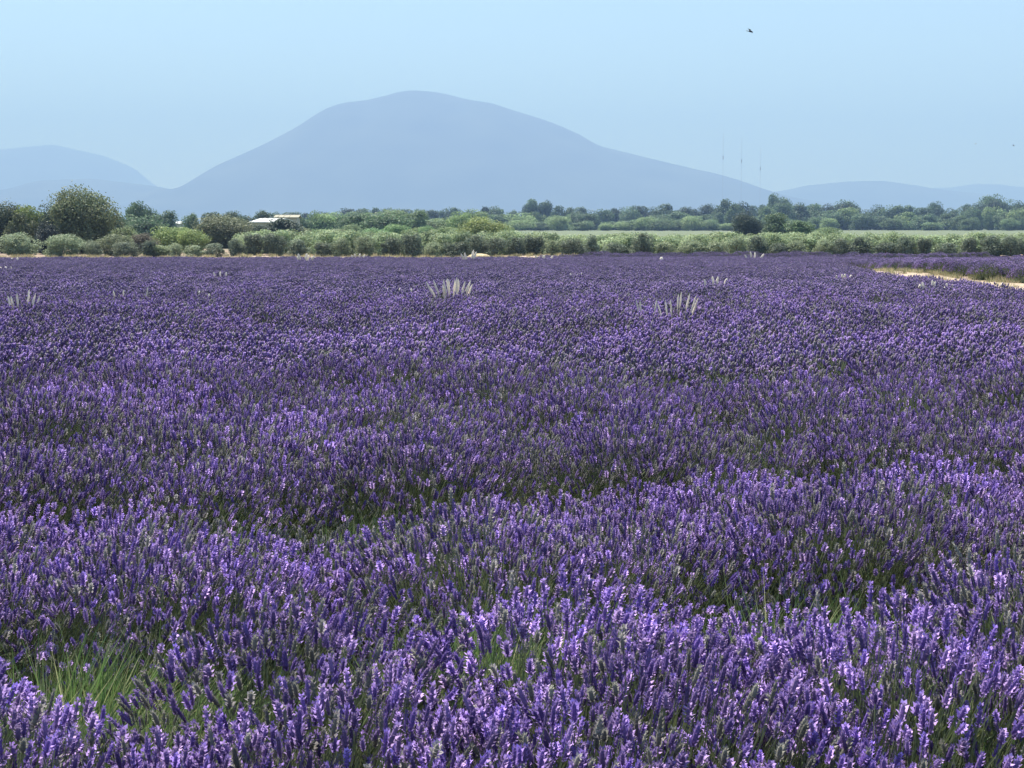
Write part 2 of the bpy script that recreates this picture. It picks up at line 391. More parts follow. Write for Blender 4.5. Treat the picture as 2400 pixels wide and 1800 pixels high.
# singled-out trees of the middle distance
T = [
 ('broadleaf_tree','large round-headed tree with brownish top, tallest of all on the left','tree',200,440,150,172,'big',(.12,.145,.075),.03),
 ('dark_tree','dark blue-green tree close left of the large round-headed tree','tree',126,472,62,176,'round',(.05,.075,.055),.05),
 ('shade_coloured_tree','blackish shrubby tree, shade put in its colour, under the large round-headed tree','tree',118,520,66,168,'round',(.03,.042,.04),0),  # near-black leaf colour carries the shade below the big crown
 ('woodland_tree','dark green tree cut off by the left edge behind the silvery bushes','tree',12,476,120,180,'big',(.06,.08,.05),.05),
 ('leafy_tree','yellow-green tree between the left edge and the large round-headed tree','tree',82,482,92,178,'round',(.14,.18,.06),.03),
 ('brown_tree','brownish green small tree low behind the two silvery bushes','tree',52,500,80,170,'round',(.10,.12,.065),.0),
 ('silvery_bush','big silvery dome-shaped bush at the far left of the field edge','bush',48,545,96,153,'bush',(.20,.245,.15),0),
 ('silvery_bush','big silvery bush leaning right below the large round-headed tree','bush',150,548,96,153,'bush',(.20,.245,.15),0),
 ('small_bush','small silvery bush right of the two big silvery bushes','bush',220,562,46,153,'bush',(.17,.20,.13),0),
 ('leafy_bush','wide dull green bush behind the small silvery bush','bush',275,548,90,158,'bush',(.14,.165,.09),0),
 ('woodland_tree','tall dark tree topping the clump right of the large round-headed tree','tree',322,473,52,330,'round',BLUEG,.0),
 ('woodland_tree','dark tree of uneven top beside the tall one in the left clump','tree',352,484,56,335,'round',BLUEG,.0),
 ('woodland_tree','rounded tree sloping down to the gap in the left clump','tree',392,494,64,330,'round',(.075,.115,.07),.0),
 ('woodland_tree','pale green tree hiding the foot of the left clump','tree',285,498,84,300,'round',(.085,.13,.065),.0),
 ('woodland_tree','mid green tree in the middle of the left clump','tree',345,505,90,290,'round',(.075,.12,.065),.0),
 ('woodland_tree','dark tree right of the gap, at the left end of the flat tree line','tree',452,500,52,340,'round',BLUEG,.0),
 ('woodland_tree','grey-green flat-topped tree right of the gap','tree',500,498,70,345,'round',(.06,.09,.055),.0),
 ('woodland_tree','low dark tree behind the brownish thicket','tree',560,496,80,350,'round',(.06,.09,.055),.0),
 ('woodland_tree','flat-topped dark tree behind the sheds','tree',625,494,80,360,'round',(.06,.09,.055),.0),
 ('brown_thicket','wide brownish green thicket tree left of the sheds','tree',530,504,140,215,'big',BROWN,.0),
 ('leafy_bush','yellow-green bushy tree under the gap in the trees','bush',405,530,110,185,'bush',(.17,.225,.075),.0),
 ('leafy_bush','yellow-green bush right of the gap, before the brownish thicket','bush',455,538,80,180,'bush',(.17,.22,.075),.0),
 ('leafy_bush','dull purple-brown bush low between the green ones on the left','bush',340,546,70,172,'bush',(.10,.09,.065),.0),
 ('leafy_bush','pale green sprawling bush right of the wide dull green bush','bush',300,530,80,180,'bush',(.15,.19,.09),.0),
 ('leafy_bush','long low pale bush at the field edge under the yellow-green ones','bush',370,572,80,154,'bush',(.19,.23,.12),.0),
 ('dark_evergreen','dark dense tree in front of the white roofed shed','tree',668,511,112,200,'round',(.04,.06,.045),.0),
 ('dark_evergreen','low dark tree at the left foot of the white roofed shed','tree',612,528,50,196,'round',(.05,.07,.05),.0),
 ('yellow_tree','bright yellow-green round tree standing above the olive rows','tree',1130,510,120,235,'big',(.19,.225,.075),.0),
 ('leafy_tree','pale green broad tree left of the bright yellow-green tree','tree',905,494,110,380,'round',(.10,.15,.075),.0),
 ('leafy_tree','mid green tree right of the pale broad tree','tree',840,500,90,390,'round',(.095,.145,.07),.0),
 ('dark_tree','large dark round tree standing alone before the far wood','tree',1745,500,76,300,'big',(.045,.065,.05),.0),
 ('leafy_tree','green tree beside the large dark round tree','tree',1815,500,80,320,'round',(.09,.13,.065),.0),
 ('leafy_tree','light green spreading tree right of the dark round one','tree',1870,516,90,290,'round',(.10,.15,.07),.0),
 ('leafy_bush','light green bush at the meadow edge right of the dark round tree','bush',1930,532,80,260,'bush',(.13,.18,.08),.0),
]
for nm, lb, ct, p, top, wp, d, k, c, low in T: tree_px(nm, lb, ct, p, top, wp, d, k, c, None, low)

px = 705.0; i = 0
while px < 1150:
    tree_px('thicket_tree', f'rounded green tree behind the olives right of the sheds, {ordinal(i)} from the left', 'tree', px, 499 + rnd.uniform(-8, 18),
            rnd.uniform(56, 88), rnd.uniform(400, 470), 'round', tuple(v * rnd.uniform(.85, 1.1) for v in rnd.choice([LIGHT, MID, LIGHT])), 'green trees between the sheds and the yellow-green tree')
    px += rnd.uniform(28, 44); i += 1
px = 660.0; i = 0
while px < 1190:
    tree_px('thicket_bush', f'low green bush just behind the olives right of the sheds, {ordinal(i)} from the left', 'bush', px, 530 + rnd.uniform(-6, 8),
            rnd.uniform(50, 80), rnd.uniform(300, 330), 'bush', tuple(v * rnd.uniform(.85, 1.1) for v in LIGHT), 'low bushes between the sheds and the yellow-green tree')
    px += rnd.uniform(34, 50); i += 1

# olive orchard: front row one by one, then the rows behind whose tops show
px = 300.0; i = 0
while px < 2460:
    d = rnd.uniform(152.5, 155); top = 542 + rnd.uniform(0, 26) + (8 if px < 560 else 0) + (6 if px > 1900 else 0)
    g = rnd.uniform(.8, 1.12); c = tuple(v * g for v in rnd.choice([SILVER, (.13, .155, .105), (.10, .125, .085)])); h = ''  # darker tones put the shade of crown fronts into the leaf colour
    tree_px('olive_tree', f'silvery front-row olive tree facing the lavender, {ordinal(i)} from the left', 'olive tree',
            px, top, rnd.uniform(40, 62), d, 'olive', c, 'olive trees of the front row', -.06)
    px += rnd.uniform(40, 62); i += 1
for row, (d0, n_) in enumerate(((160, 34), (167, 34), (175, 34), (184, 34))):
    rn = ('second', 'third', 'fourth', 'fifth')[row]
    for k in range(n_):
        p = 560 + (2440 - 560) * (k + rnd.uniform(.1, .9)) / n_
        d = d0 + rnd.uniform(-1.5, 1.5); top = 548 + rnd.uniform(-6, 9) - (5 if p < 1200 else 0)
        g = rnd.uniform(.85, 1.12)
        tree_px('olive_tree', f'pale olive crown in the {rn} orchard row, {ordinal(k)} from the left', 'olive tree',
                p, top, rnd.uniform(60, 90), d, 'olive', tuple(v * g for v in OLIVE2), f'olive trees of the {rn} row', -.06)

# ---------------------------------------------------------------- farm sheds, masts
def shed(px0, px1, top, eave, d, roofm, label, L=9.0, rot=0.0):
    x0, x1 = px_x(px0, d), px_x(px1, d); w = x1 - x0; cx = (x0 + x1) / 2; z0 = gz(cx, d)
    root = bpy.data.objects.new('farm_shed', None); COL.objects.link(root); root.location = (cx, d, z0); root.rotation_euler = (0, 0, rot)
    tag(root, label, 'shed')
    ze = px_z(eave, d) - z0; zt = px_z(top, d) - z0
    b = MB(); b.prism([(-w/2, 0, -.2), (w/2, 0, -.2), (w/2, 0, ze), (-w/2, 0, ze)], (0, L, 0)); obj('wall', b.me('wall', M_WALL), root)
    for s in (0, 1):
        b = MB(); y0, y1 = (-.5, L / 2) if s == 0 else (L + .5, L / 2)
        za, zb = ze + .003, zt
        b.prism([(-w/2 - .4, y0, za), (-w/2 - .4, y1, zb), (-w/2 - .4, y1, zb + .12), (-w/2 - .4, y0, za + .12)], (w + .8, 0, 0))
        rf = obj('roof_slope', b.me('roof_slope', roofm), root)
        b = MB()
        for k in range(int(w / 1.0)):
            xx = -w / 2 + .3 + k * 1.0
            b.prism([(xx, y0, za + .122), (xx, y1, zb + .122), (xx, y1, zb + .18), (xx, y0, za + .18)], (.08, 0, 0))
        o = obj('roof_ribs', b.me('roof_ribs', roofm), rf)
    b = MB(); b.box(-1.2, 1.2, -.06, -.004, 0, min(2.2, ze * .8)); obj('door', b.me('door', M_DARK), root)
    return root
shed(592, 646, 513, 522, 262, M_ROOFW, 'low shed with a bright white sheet roof among the trees', 9, R(-14))
shed(650, 698, 505, 511, 276, M_ROOFB, 'shed with a flatter beige roof beside the white roofed one', 9, R(4))
shed(416, 426, 520, 525, 480, M_ROOFW, 'tiny pale building added for the bright haze in the gap of the left trees', 5, 0)  # made-up building, stands in for a bright hazy gap between trees

def mast(px, top, d, label):
    x = px_x(px, d); z0 = gz(x, d); H = px_z(top, d) - z0
    root = bpy.data.objects.new('radio_mast', None); COL.objects.link(root); root.location = (x, d, z0)
    tag(root, label, 'mast', 'thin masts on the plain before the mountain')
    w = .9; b = MB(); cs = [(w * math.cos(a), w * math.sin(a)) for a in (R(90), R(210), R(330))]
    for cx, cy in cs: b.tube([(cx, cy, 0), (cx, cy, H)], [.07, .07], 4)
    obj('mast_leg_frame', b.me('mast_leg_frame', M_STEEL), root)
    b = MB(); k = 0; z = 0
    while z + 3 < H:
        for j in range(3): a, c = cs[j], cs[(j + 1) % 3]; b.tube([(*a, z), (*c, z + 3)], [.03, .03], 3)
        z += 3
    obj('bracing', b.me('bracing', M_STEEL), root)
    b = MB(); b.tube([(0, 0, H * .72), (0, 0, H * .72 + 9)], [1.3, 1.3], 8); obj('antenna_drum', b.me('antenna_drum', M_STEEL), root)
mast(1690, 315, 3900, 'tallest and leftmost of the three faint thin masts against the sky')
mast(1733, 326, 4000, 'middle one of the three faint thin masts against the sky')
mast(1777, 350, 4200, 'shortest and rightmost of the three faint thin masts against the sky')

# ---------------------------------------------------------------- birds
def bird(px, py, d, span, m, label, roll):
    b = MB(); L = span * .5
    # body
    b.tube([(0, -L * .5, 0), (0, -L * .38, .0), (0, -L * .1, 0), (0, L * .2, 0), (0, L * .5, 0)], [span * .02, span * .06, span * .085, span * .05, span * .012], 8)
    root = obj('bird', b.me('bird', m), None, (px_x(px, d), d, px_z(py, d)), (R(12), roll, R(55)))
    tag(root, label, 'bird')
    for s in (-1, 1):
        w = MB(); w.prism([(s * span * .04, -L * .18, 0), (s * span * .25, -L * .3, span * .08), (s * span * .5, L * .05, span * .03), (s * span * .22, L * .05, span * .06), (s * span * .04, L * .14, 0)], (0, 0, span * .02))
        obj('wing', w.me('wing', m), root)
    t = MB(); t.prism([(-span * .02, L * .4, -.003), (span * .02, L * .4, -.003), (span * .09, L * .85, -.003), (0, L * .7, -.003), (-span * .09, L * .85, -.003)], (0, 0, span * .015))
    obj('tail', t.me('tail', m), root)
bird(1748, 84, 62, .42, M_BIRD, 'small dark bird flying high in the sky above the masts', R(20))
bird(2275, 340, 150, .34, M_BIRDP, 'faint pale bird low in the sky, left of the two over the right ridge', R(-15))
bird(2363, 344, 140, .36, M_BIRDP, 'faint pale bird low in the sky, right of the two over the right ridge', R(25))

# ---------------------------------------------------------------- lavender
def frame(U):
    A = np.cross(U, np.array([.31, .2, .93])); A /= np.linalg.norm(A, axis=1)[:, None] + 1e-9
    return A, np.cross(U, A)

def plant_mesh(name, seed, n_sp, lod, bloom, green, Rx=.46, H=.62, L0=.048, W0=.0074):
    """a lavender bush: leaf mound, stems fanned out, a flower spike on each; bloom = share of open bright florets"""
    r = np.random.default_rng(seed); Vs = []; Fs = []; Cs = []; base = 0
    def add(V, Fc, C):
        nonlocal base
        Vs.append(V); Fs.append(Fc + base); Cs.append(C); base += len(V)
    # spikes: tips spread over a dome
    u = r.uniform(.05, 1, n_sp) ** .8; a = r.uniform(0, 2 * math.pi, n_sp); q = np.sqrt(1 - u * u)
    hh = H * r.uniform(.80, 1.06, n_sp)
    tip = np.stack([np.cos(a) * q * Rx * 1.05, np.sin(a) * q * Rx * 1.05, .16 + (hh - .16) * u], 1)
    root = np.stack([np.cos(a) * q * .1, np.sin(a) * q * .1, np.full(n_sp, .05)], 1)
    U = tip - root; Ls = np.linalg.norm(U, axis=1); U /= Ls[:, None]
    U[:, 2] += .35; U += r.normal(0, .16, (n_sp, 3)); U /= np.linalg.norm(U, axis=1)[:, None]
    A, B = frame(U)
    L = L0 * r.uniform(.7, 1.35, n_sp); Wd = W0 * r.uniform(.8, 1.25, n_sp)
    # stems (flat ribbons, leaning in)
    mid = tip - U * (Ls * .45)[:, None]; sw = (.0011 if lod == 0 else .002 if lod == 1 else .004)
    bot = mid * np.array([.45, .45, .3])
    V = np.stack([tip - A * sw, tip + A * sw, mid + A * sw, mid - A * sw, bot + A * sw, bot - A * sw], 1).reshape(-1, 3)
    i = np.arange(n_sp) * 6
    Fc = np.concatenate([np.stack([i, i + 1, i + 2, i + 3], 1), np.stack([i + 3, i + 2, i + 4, i + 5], 1)])
    g = r.uniform(.7, 1.3, n_sp); sc = np.stack([.15 * g, .18 * g, .10 * g], 1)
    quads = [(V, Fc, np.concatenate([sc, sc]))]
    # spike tone: grey-violet calyx, some blue, some pinkish
    t = r.uniform(0, 1, n_sp)[:, None]; k = r.uniform(*((.62, 1.3), (.75, 1.22), (.92, 1.08))[lod], n_sp)[:, None]
    caly = ((1 - t) * np.array([.165, .105, .375]) + t * np.array([.25, .178, .38])) * k
    pet = ((1 - t) * np.array([.44, .29, .82]) + t * np.array([.64, .44, .86])) * k
    isb = r.uniform(0, 1, n_sp) < bloom
    isg = r.uniform(0, 1, n_sp) < green
    caly = caly * np.array(((1, 1, .93), (.93, .98, .84), (.80, .90, .70))[lod]); pet = pet * np.array([1, 1, .95])
    caly[isg] = np.array(((.23, .225, .20), (.20, .185, .21), (.18, .145, .25))[lod]) * k[isg]; pet[isg] = np.array([.34, .31, .32]) * k[isg]
    # core of every spike: elongated bipyramid
    nk = {0: 4, 1: 3, 2: 3}[lod]
    ang = 2 * math.pi * np.arange(nk) / nk
    ring = lambda tt, f: (tip + U * (L * tt)[:, None])[:, None, :] + (A[:, None, :] * np.cos(ang)[None, :, None] + B[:, None, :] * np.sin(ang)[None, :, None]) * (Wd * f)[:, None, None]
    fat = {0: .62, 1: 1.0, 2: 1.15}[lod]
    V = np.concatenate([tip[:, None, :], ring(.3, fat), ring(.75, fat * .9), (tip + U * L[:, None])[:, None, :]], 1)
    m = V.shape[1]; i = np.arange(n_sp) * m; F3 = []; C3 = []
    mixc = np.where(isb[:, None], caly * .55 + pet * .45, caly) if lod else caly
    for j in range(nk):
        j2 = (j + 1) % nk
        F3 += [np.stack([i, i + 1 + j2, i + 1 + j], 1), np.stack([i + 1 + j, i + 1 + j2, i + 1 + nk + j], 1), np.stack([i + 1 + j2, i + 1 + nk + j2, i + 1 + nk + j], 1), np.stack([i + 1 + nk + j, i + 1 + nk + j2, i + m - 1], 1)]
        C3 += [caly, mixc, mixc, mixc]
    tris = [(V.reshape(-1, 3), np.concatenate(F3), np.concatenate(C3))]
    # florets standing off the spike in whorls
    if lod < 2:
        nw, nf = (6, 5) if lod == 0 else (3, 3)
        for w in range(nw):
            tt = (w + .4) / nw; prof = (.75 + .5 * math.sin(math.pi * min(1, tt * 1.1)))
            for f in range(nf):
                th = 2 * math.pi * (f + .5 * (w % 2)) / nf + r.uniform(-.3, .3, n_sp)
                Dr = A * np.cos(th)[:, None] + B * np.sin(th)[:, None]; Tg = B * np.cos(th)[:, None] - A * np.sin(th)[:, None]
                p = tip + U * (L * tt)[:, None]; open_ = isb & (r.uniform(0, 1, n_sp) < .55)
                wd = (Wd * np.where(open_, .62, .42))[:, None]; rr = (Wd * prof * np.where(open_, 1.45, 1.0))[:, None]
                V = np.stack([p - Tg * wd + Dr * rr * .45, p + Tg * wd + Dr * rr * .45, p + Dr * rr + U * (L * .12)[:, None]], 1).reshape(-1, 3)
                C = np.where(open_[:, None], pet, caly * 1.15)
                tris.append((V, np.arange(3 * n_sp).reshape(-1, 3), C))
    # leaf mound: slim grey-green leaves
    nl = {0: 900, 1: 420, 2: 130}[lod]
    u = r.uniform(0, 1, nl) ** .7; a = r.uniform(0, 2 * math.pi, nl); q = np.sqrt(1 - u * u); k = r.uniform(.6, .86, nl)
    P = np.stack([np.cos(a) * q * Rx * k, np.sin(a) * q * Rx * k, .04 + H * .80 * u * k], 1)
    D = np.stack([np.cos(a) * q * .7, np.sin(a) * q * .7, np.full(nl, .9)], 1) + r.normal(0, .3, (nl, 3)); D /= np.linalg.norm(D, axis=1)[:, None]
    A2, B2 = frame(D); ll = r.uniform(.05, .11, nl) * (1 if lod < 2 else 1.5); lw = {0: .0032, 1: .006, 2: .016}[lod]
    V = np.stack([P - A2 * lw, P + A2 * lw, P + D * ll[:, None]], 1).reshape(-1, 3)
    g = r.uniform(.55, 1.35, nl); y = r.uniform(0, 1, nl)
    tris.append((V, np.arange(3 * nl).reshape(-1, 3), np.stack([g * (.10 + .06 * y), g * (.145 + .04 * y), g * .07], 1)))
    # heart of the bush: closed rough mound
    nu, nv = 12, 5; Vc = [(0, 0, H * .50)]
    for v in range(1, nv + 1):
        for j in range(nu):
            ph = v / nv * math.pi / 2; th = 2 * math.pi * j / nu; k = r.uniform(.85, 1.1)
            Vc.append((math.cos(th) * math.sin(ph) * Rx * .66 * k, math.sin(th) * math.sin(ph) * Rx * .66 * k, math.cos(ph) * H * .50 * k - .02))
    Fc = []
    for j in range(nu): Fc.append((0, 1 + j, 1 + (j + 1) % nu))
    for v in range(nv - 1):
        for j in range(nu):
            a0 = 1 + v * nu + j; a1 = 1 + v * nu + (j + 1) % nu; Fc += [(a0, a0 + nu, a1 + nu), (a0, a1 + nu, a1)]
    tris.append((np.array(Vc), np.array(Fc), np.tile([.06, .075, .04], (len(Fc), 1))))
    for V, Fc, C in quads:   # split the quads so every face is a triangle
        tris.append((V, np.concatenate([Fc[:, [0, 1, 2]], Fc[:, [0, 2, 3]]]), np.concatenate([C, C])))
    for V, Fc, C in tris: add(V, Fc, C)
    return mesh_from(name, np.concatenate(Vs), np.concatenate(Fs), [M_LAV], np.concatenate(Cs))

def grass_mesh(name, seed, nb, h, spread, cols, width=.004):
    r = np.random.default_rng(seed)
    a = r.uniform(0, 6.28, nb); q = spread * np.sqrt(r.uniform(0, 1, nb)); P = np.stack([np.cos(a) * q, np.sin(a) * q, np.zeros(nb)], 1)
    D = np.stack([np.cos(a) * .3, np.sin(a) * .3, np.ones(nb)], 1) + r.normal(0, .22, (nb, 3)); D /= np.linalg.norm(D, axis=1)[:, None]
    A, B = frame(D); L = h * r.uniform(.55, 1.1, nb)[:, None]; w = width * r.uniform(.7, 1.3, nb)[:, None]
    m = P + D * L * .55; t = P + D * L + np.stack([np.cos(a), np.sin(a), -.3 * np.ones(nb)], 1) * L * .12
    V = np.stack([P - A * w, P + A * w, m + A * w * .8, m - A * w * .8, t], 1).reshape(-1, 3); i = np.arange(nb) * 5
    Fc = np.concatenate([np.stack([i, i + 1, i + 2], 1), np.stack([i, i + 2, i + 3], 1), np.stack([i + 3, i + 2, i + 4], 1)])
    c = np.array(cols)[r.integers(0, len(cols), nb)] * r.uniform(.75, 1.25, nb)[:, None]
    return mesh_from(name, V, Fc, [M_GRASS], np.concatenate([c, c, c]))

def source_collection(name, meshes):
    c = bpy.data.collections.new(name)
    for k, me in enumerate(meshes):
        o = bpy.data.objects.new(f'{name}_{k:02d}', me); c.objects.link(o)
    return c

def scatter(name, P, Rot, Sc, Idx, coll, label, group=None):
    """one object whose points carry copies of the plants of a collection"""
    me = bpy.data.meshes.new(name); n_ = len(P); me.vertices.add(n_); me.vertices.foreach_set('co', np.asarray(P, np.float32).ravel())
    for nm, ty, data, key in (('rot', 'FLOAT_VECTOR', Rot, 'vector'), ('siz', 'FLOAT_VECTOR', Sc, 'vector'), ('idx', 'INT', Idx, 'value')):
        a = me.attributes.new(nm, ty, 'POINT'); a.data.foreach_set(key, np.asarray(data, np.int32 if ty == 'INT' else np.float32).ravel())
    o = obj(name, me)
    g = bpy.data.node_groups.new(name, 'GeometryNodeTree')
    g.interface.new_socket('Geometry', in_out='INPUT', socket_type='NodeSocketGeometry'); g.interface.new_socket('Geometry', in_out='OUTPUT', socket_type='NodeSocketGeometry')
    N = g.nodes; gi = N.new('NodeGroupInput'); go = N.new('NodeGroupOutput'); ip = N.new('GeometryNodeInstanceOnPoints')
    ci = N.new('GeometryNodeCollectionInfo'); ci.inputs['Collection'].default_value = coll; ci.inputs['Separate Children'].default_value = True; ci.inputs['Reset Children'].default_value = True
    def attr(nm, ty):
        q = N.new('GeometryNodeInputNamedAttribute'); q.data_type = ty; q.inputs['Name'].default_value = nm; return q.outputs['Attribute']
    g.links.new(gi.outputs[0], ip.inputs['Points']); g.links.new(ci.outputs[0], ip.inputs['Instance']); ip.inputs['Pick Instance'].default_value = True
    g.links.new(attr('idx', 'INT'), ip.inputs['Instance Index'])
    e = N.new('FunctionNodeEulerToRotation'); g.links.new(attr('rot', 'FLOAT_VECTOR'), e.inputs[0]); g.links.new(e.outputs[0], ip.inputs['Rotation'])
    g.links.new(attr('siz', 'FLOAT_VECTOR'), ip.inputs['Scale']); g.links.new(ip.outputs[0], go.inputs[0])
    md = o.modifiers.new('plants', 'NODES'); md.node_group = g
    tag(o, label, kind='stuff'); return o

# variants 0-2 bright, 3-5 half faded, 6-7 mostly green
def variants(lod, n_sp, **k):
    out = []
    for v in range(8):
        bl, gr = ((.74, .08), (.6, .18), (.68, .12), (.28, .32), (.16, .42), (.24, .3), (.08, .66), (.05, .78))[v]
        out.append(plant_mesh(f'lavender_plant_{lod}', 500 + lod * 10 + v, int(n_sp * (1 if v < 6 else .6)), lod, bl, gr, **k))
    return out
LAV0 = source_collection('lavender_near', variants(0, 640))
LAV1 = source_collection('lavender_mid', variants(1, 420, W0=.011, L0=.05))
LAV2 = source_collection('lavender_far', variants(2, 420, W0=.012, L0=.055))

ROW_ANG = R(18); ROW_SP = 2.2
ca, sa = math.cos(ROW_ANG), math.sin(ROW_ANG)
GREEN = [  # hollows full of green in the photograph: x, y, half width, half height in its pixels
 (130,1500,210,60),(380,1590,170,30),(1120,1440,110,45),(980,1500,120,45),(1960,1450,130,60),(2380,1760,60,70),
 (1000,1195,40,35),(20,1165,40,35),(820,1170,90,50),(1650,1420,120,30),(480,1190,60,40)]
def image_xy(x, y, z):
    dz = z - EYE; c, s = math.cos(PITCH), math.sin(PITCH)
    depth = y * c - dz * s; up = y * s + dz * c
    return 1200 + F * x / depth, 900 - F * up / depth
# hollows as places on the ground (seen from the roadside, at bush-top height)
def place_of(pxx, pyy, h):
    a = math.atan((pyy - 900) / F) + PITCH; d = (EYE - h) / math.tan(a); return px_x(pxx, d), d
HOLLOW = []
for gx, gy, wx, wy in GREEN:
    x, y = place_of(gx, gy, .5); x1, y1 = place_of(gx + wx, gy, .5); _, y2 = place_of(gx, gy - wy, .5)
    HOLLOW.append((x, y, abs(x1 - x), abs(y2 - y)))

pts = []
# row k: centre line y*ca - x*sa = k*ROW_SP + off
off = 3.75
for k in range(-14, 90):
    c0 = off + k * ROW_SP
    s = -95.0
    while s < 110:
        s += rnd.uniform(.34, .46)
        for lane in (-.37, .37) if k < 8 else (-.4, .4):
            v = c0 + lane + rnd.uniform(-.09, .09)
            x = s * ca - v * sa; y = s * sa + v * ca
            if y < 1.2 or y > FIELD_END + 7 * min(1, max(0, x / 8)) or abs(x) > .39 * y + 6: continue
            if x > track_left(y) - .15 + .25 * math.sin(y * .3) + (2.6 if y > 111 else 0): continue
            pts.append((x, y, lane, k))
pts = np.array(pts); X, Y = pts[:, 0], pts[:, 1]; n_ = len(pts)
Z = ground_z(X, Y) - .02
crest = 1 - np.abs(pts[:, 2]) / .42
tone = fbm(X, Y, 1.3, 1) * .55 + fbm(X, Y, 7, 4) * .3 + rng.normal(0, .16, n_) - .06 - .22 * (pts[:, 2] < 0) * (Y < 14) + .24 * (pts[:, 3] == 0) + .34 * ((pts[:, 3] == 1) & (pts[:, 2] > 0)) + .1 * (pts[:, 3] == 1)
idx = np.where(tone > .12, rng.integers(0, 3, n_), np.where(tone > -.75, rng.integers(3, 6, n_), rng.integers(6, 8, n_)))
far = Y > 26
idx = np.where(far & (idx > 5), rng.integers(3, 6, n_), idx)
idx = np.where(Y > 55, rng.integers(3, 6, n_), idx)
size = rng.uniform(.86, 1.12, n_) * (1 + .10 * fbm(X, Y, 3.1, 8))
inh = np.zeros(n_, bool)
for hx, hy, wx, wy in HOLLOW:
    q = ((X - hx) / (wx + .05)) ** 2 + ((Y - hy) / (wy + (.3 if hy < 6 else .15))) ** 2; inh |= q < 1
idx = np.where(inh, rng.integers(6, 8, n_), idx); size = np.where(inh, size * np.where(Y < 6, .70, .78), size)
lean = .16 * np.clip(-X / (.33 * Y + .1), -1, 1) + .10 + .08 * fbm(X, Y, 2.2, 6)
Rot = np.stack([rng.normal(0, .06, n_), lean + rng.normal(0, .06, n_), np.zeros(n_)], 1)
# euler XYZ applies x,y,z in turn: spin via mirrored scale instead of z rotation so the lean stays in the wind's direction
flipx = rng.choice([-1, 1], n_)
spin = rng.uniform(0, 2 * math.pi, n_)
Rot[:, 2] = rng.uniform(-.5, .5, n_)
Sc = np.stack([size * rng.uniform(.95, 1.12, n_), size * rng.uniform(.95, 1.12, n_), size], 1)
P = np.stack([X, Y, Z], 1)
for nm, lo, hi, coll, lb in (('lavender', 0, 13, LAV0, 'purple lavender in flower nearest the viewer, spikes leaning in the wind'),
                             ('lavender_rows', 13, 32, LAV1, 'purple lavender rows merging in the middle of the field'),
                             ('lavender_field', 32, 200, LAV2, 'smooth grey-violet far part of the lavender field reaching the olive trees')):
    m_ = (Y >= lo) & (Y < hi); scatter(nm, P[m_], Rot[m_], Sc[m_], idx[m_], coll, lb)
print('lavender plants', n_)

# second field beyond the sandy track: rows whose ends face the track
p2 = []
yy = 24.0
while yy < 150:
    x0 = float(track_left(yy) + track_w(yy)) + .3
    odd = int(round((yy - 24) / 3.1)) % 2
    for j in range(56):
        if odd and j < 4: continue
        x = x0 + j * .6 + rnd.uniform(-.12, .12)
        for lane in (-.4, .3): p2.append((x, yy + j * .1 + lane + rnd.uniform(-.1, .1)))
    yy += 3.1
p2 = np.array(p2); p2 = p2[(p2[:, 1] < FIELD_END + 7) & (p2[:, 0] < .40 * p2[:, 1] + 6)]; m = len(p2)
s2 = rng.uniform(.9, 1.14, m)
scatter('lavender_beyond_track', np.stack([p2[:, 0], p2[:, 1], ground_z(p2[:, 0], p2[:, 1]) - .02], 1), np.stack([np.zeros(m), np.zeros(m), rng.uniform(0, 6, m)], 1),
        np.stack([s2, s2, s2 * .92], 1), rng.integers(0, 6, m), LAV2, 'violet lavender rows ending in dark-footed humps beyond the sandy track')

# green weeds and grass standing in the hollows between the rows
GR = source_collection('weed_tufts', [grass_mesh('weed_tuft', 700 + k, 60, .50, .10, [(.15, .25, .075), (.24, .32, .12), (.11, .19, .07), (.42, .43, .23)], .0032) for k in range(4)])
gp = []
for hx, hy, wx, wy in HOLLOW:
    for k in range(int(120 * wx * (wy + .4)) + 18):
        a = rnd.uniform(0, 6.28); q = math.sqrt(rnd.random())
        gp.append((hx + math.cos(a) * q * wx, hy + math.sin(a) * q * (wy + .2)))
for k in range(-2, 6):                                # and along the furrows
    for j in range(260):
        v = off + (k + .5) * ROW_SP + rnd.gauss(.1, .2); q = rnd.uniform(-9, 9); x = q * ca - v * sa; y = q * sa + v * ca
        if y > 2.2 and abs(x) < .37 * y + 2 and float(fbm(x, y, 1.1, 3)) > -.1: gp.append((x, y))
for k in range(300):
    y = rnd.uniform(8, 34); gp.append((rnd.uniform(-1, 1) * (.36 * y + 1), y))
gp = np.array(gp); m = len(gp); s3 = rng.uniform(.6, 1.15, m) * np.where(gp[:, 1] > 5.6, .8, 1)
scatter('weeds', np.stack([gp[:, 0], gp[:, 1], ground_z(gp[:, 0], gp[:, 1])], 1), np.stack([rng.normal(0, .1, m), .2 + rng.normal(0, .1, m), rng.uniform(-1, 1, m)], 1),
        np.stack([s3, s3, s3], 1), rng.integers(0, 4, m), GR, 'green weeds and grass blades showing in the hollows between lavender rows')

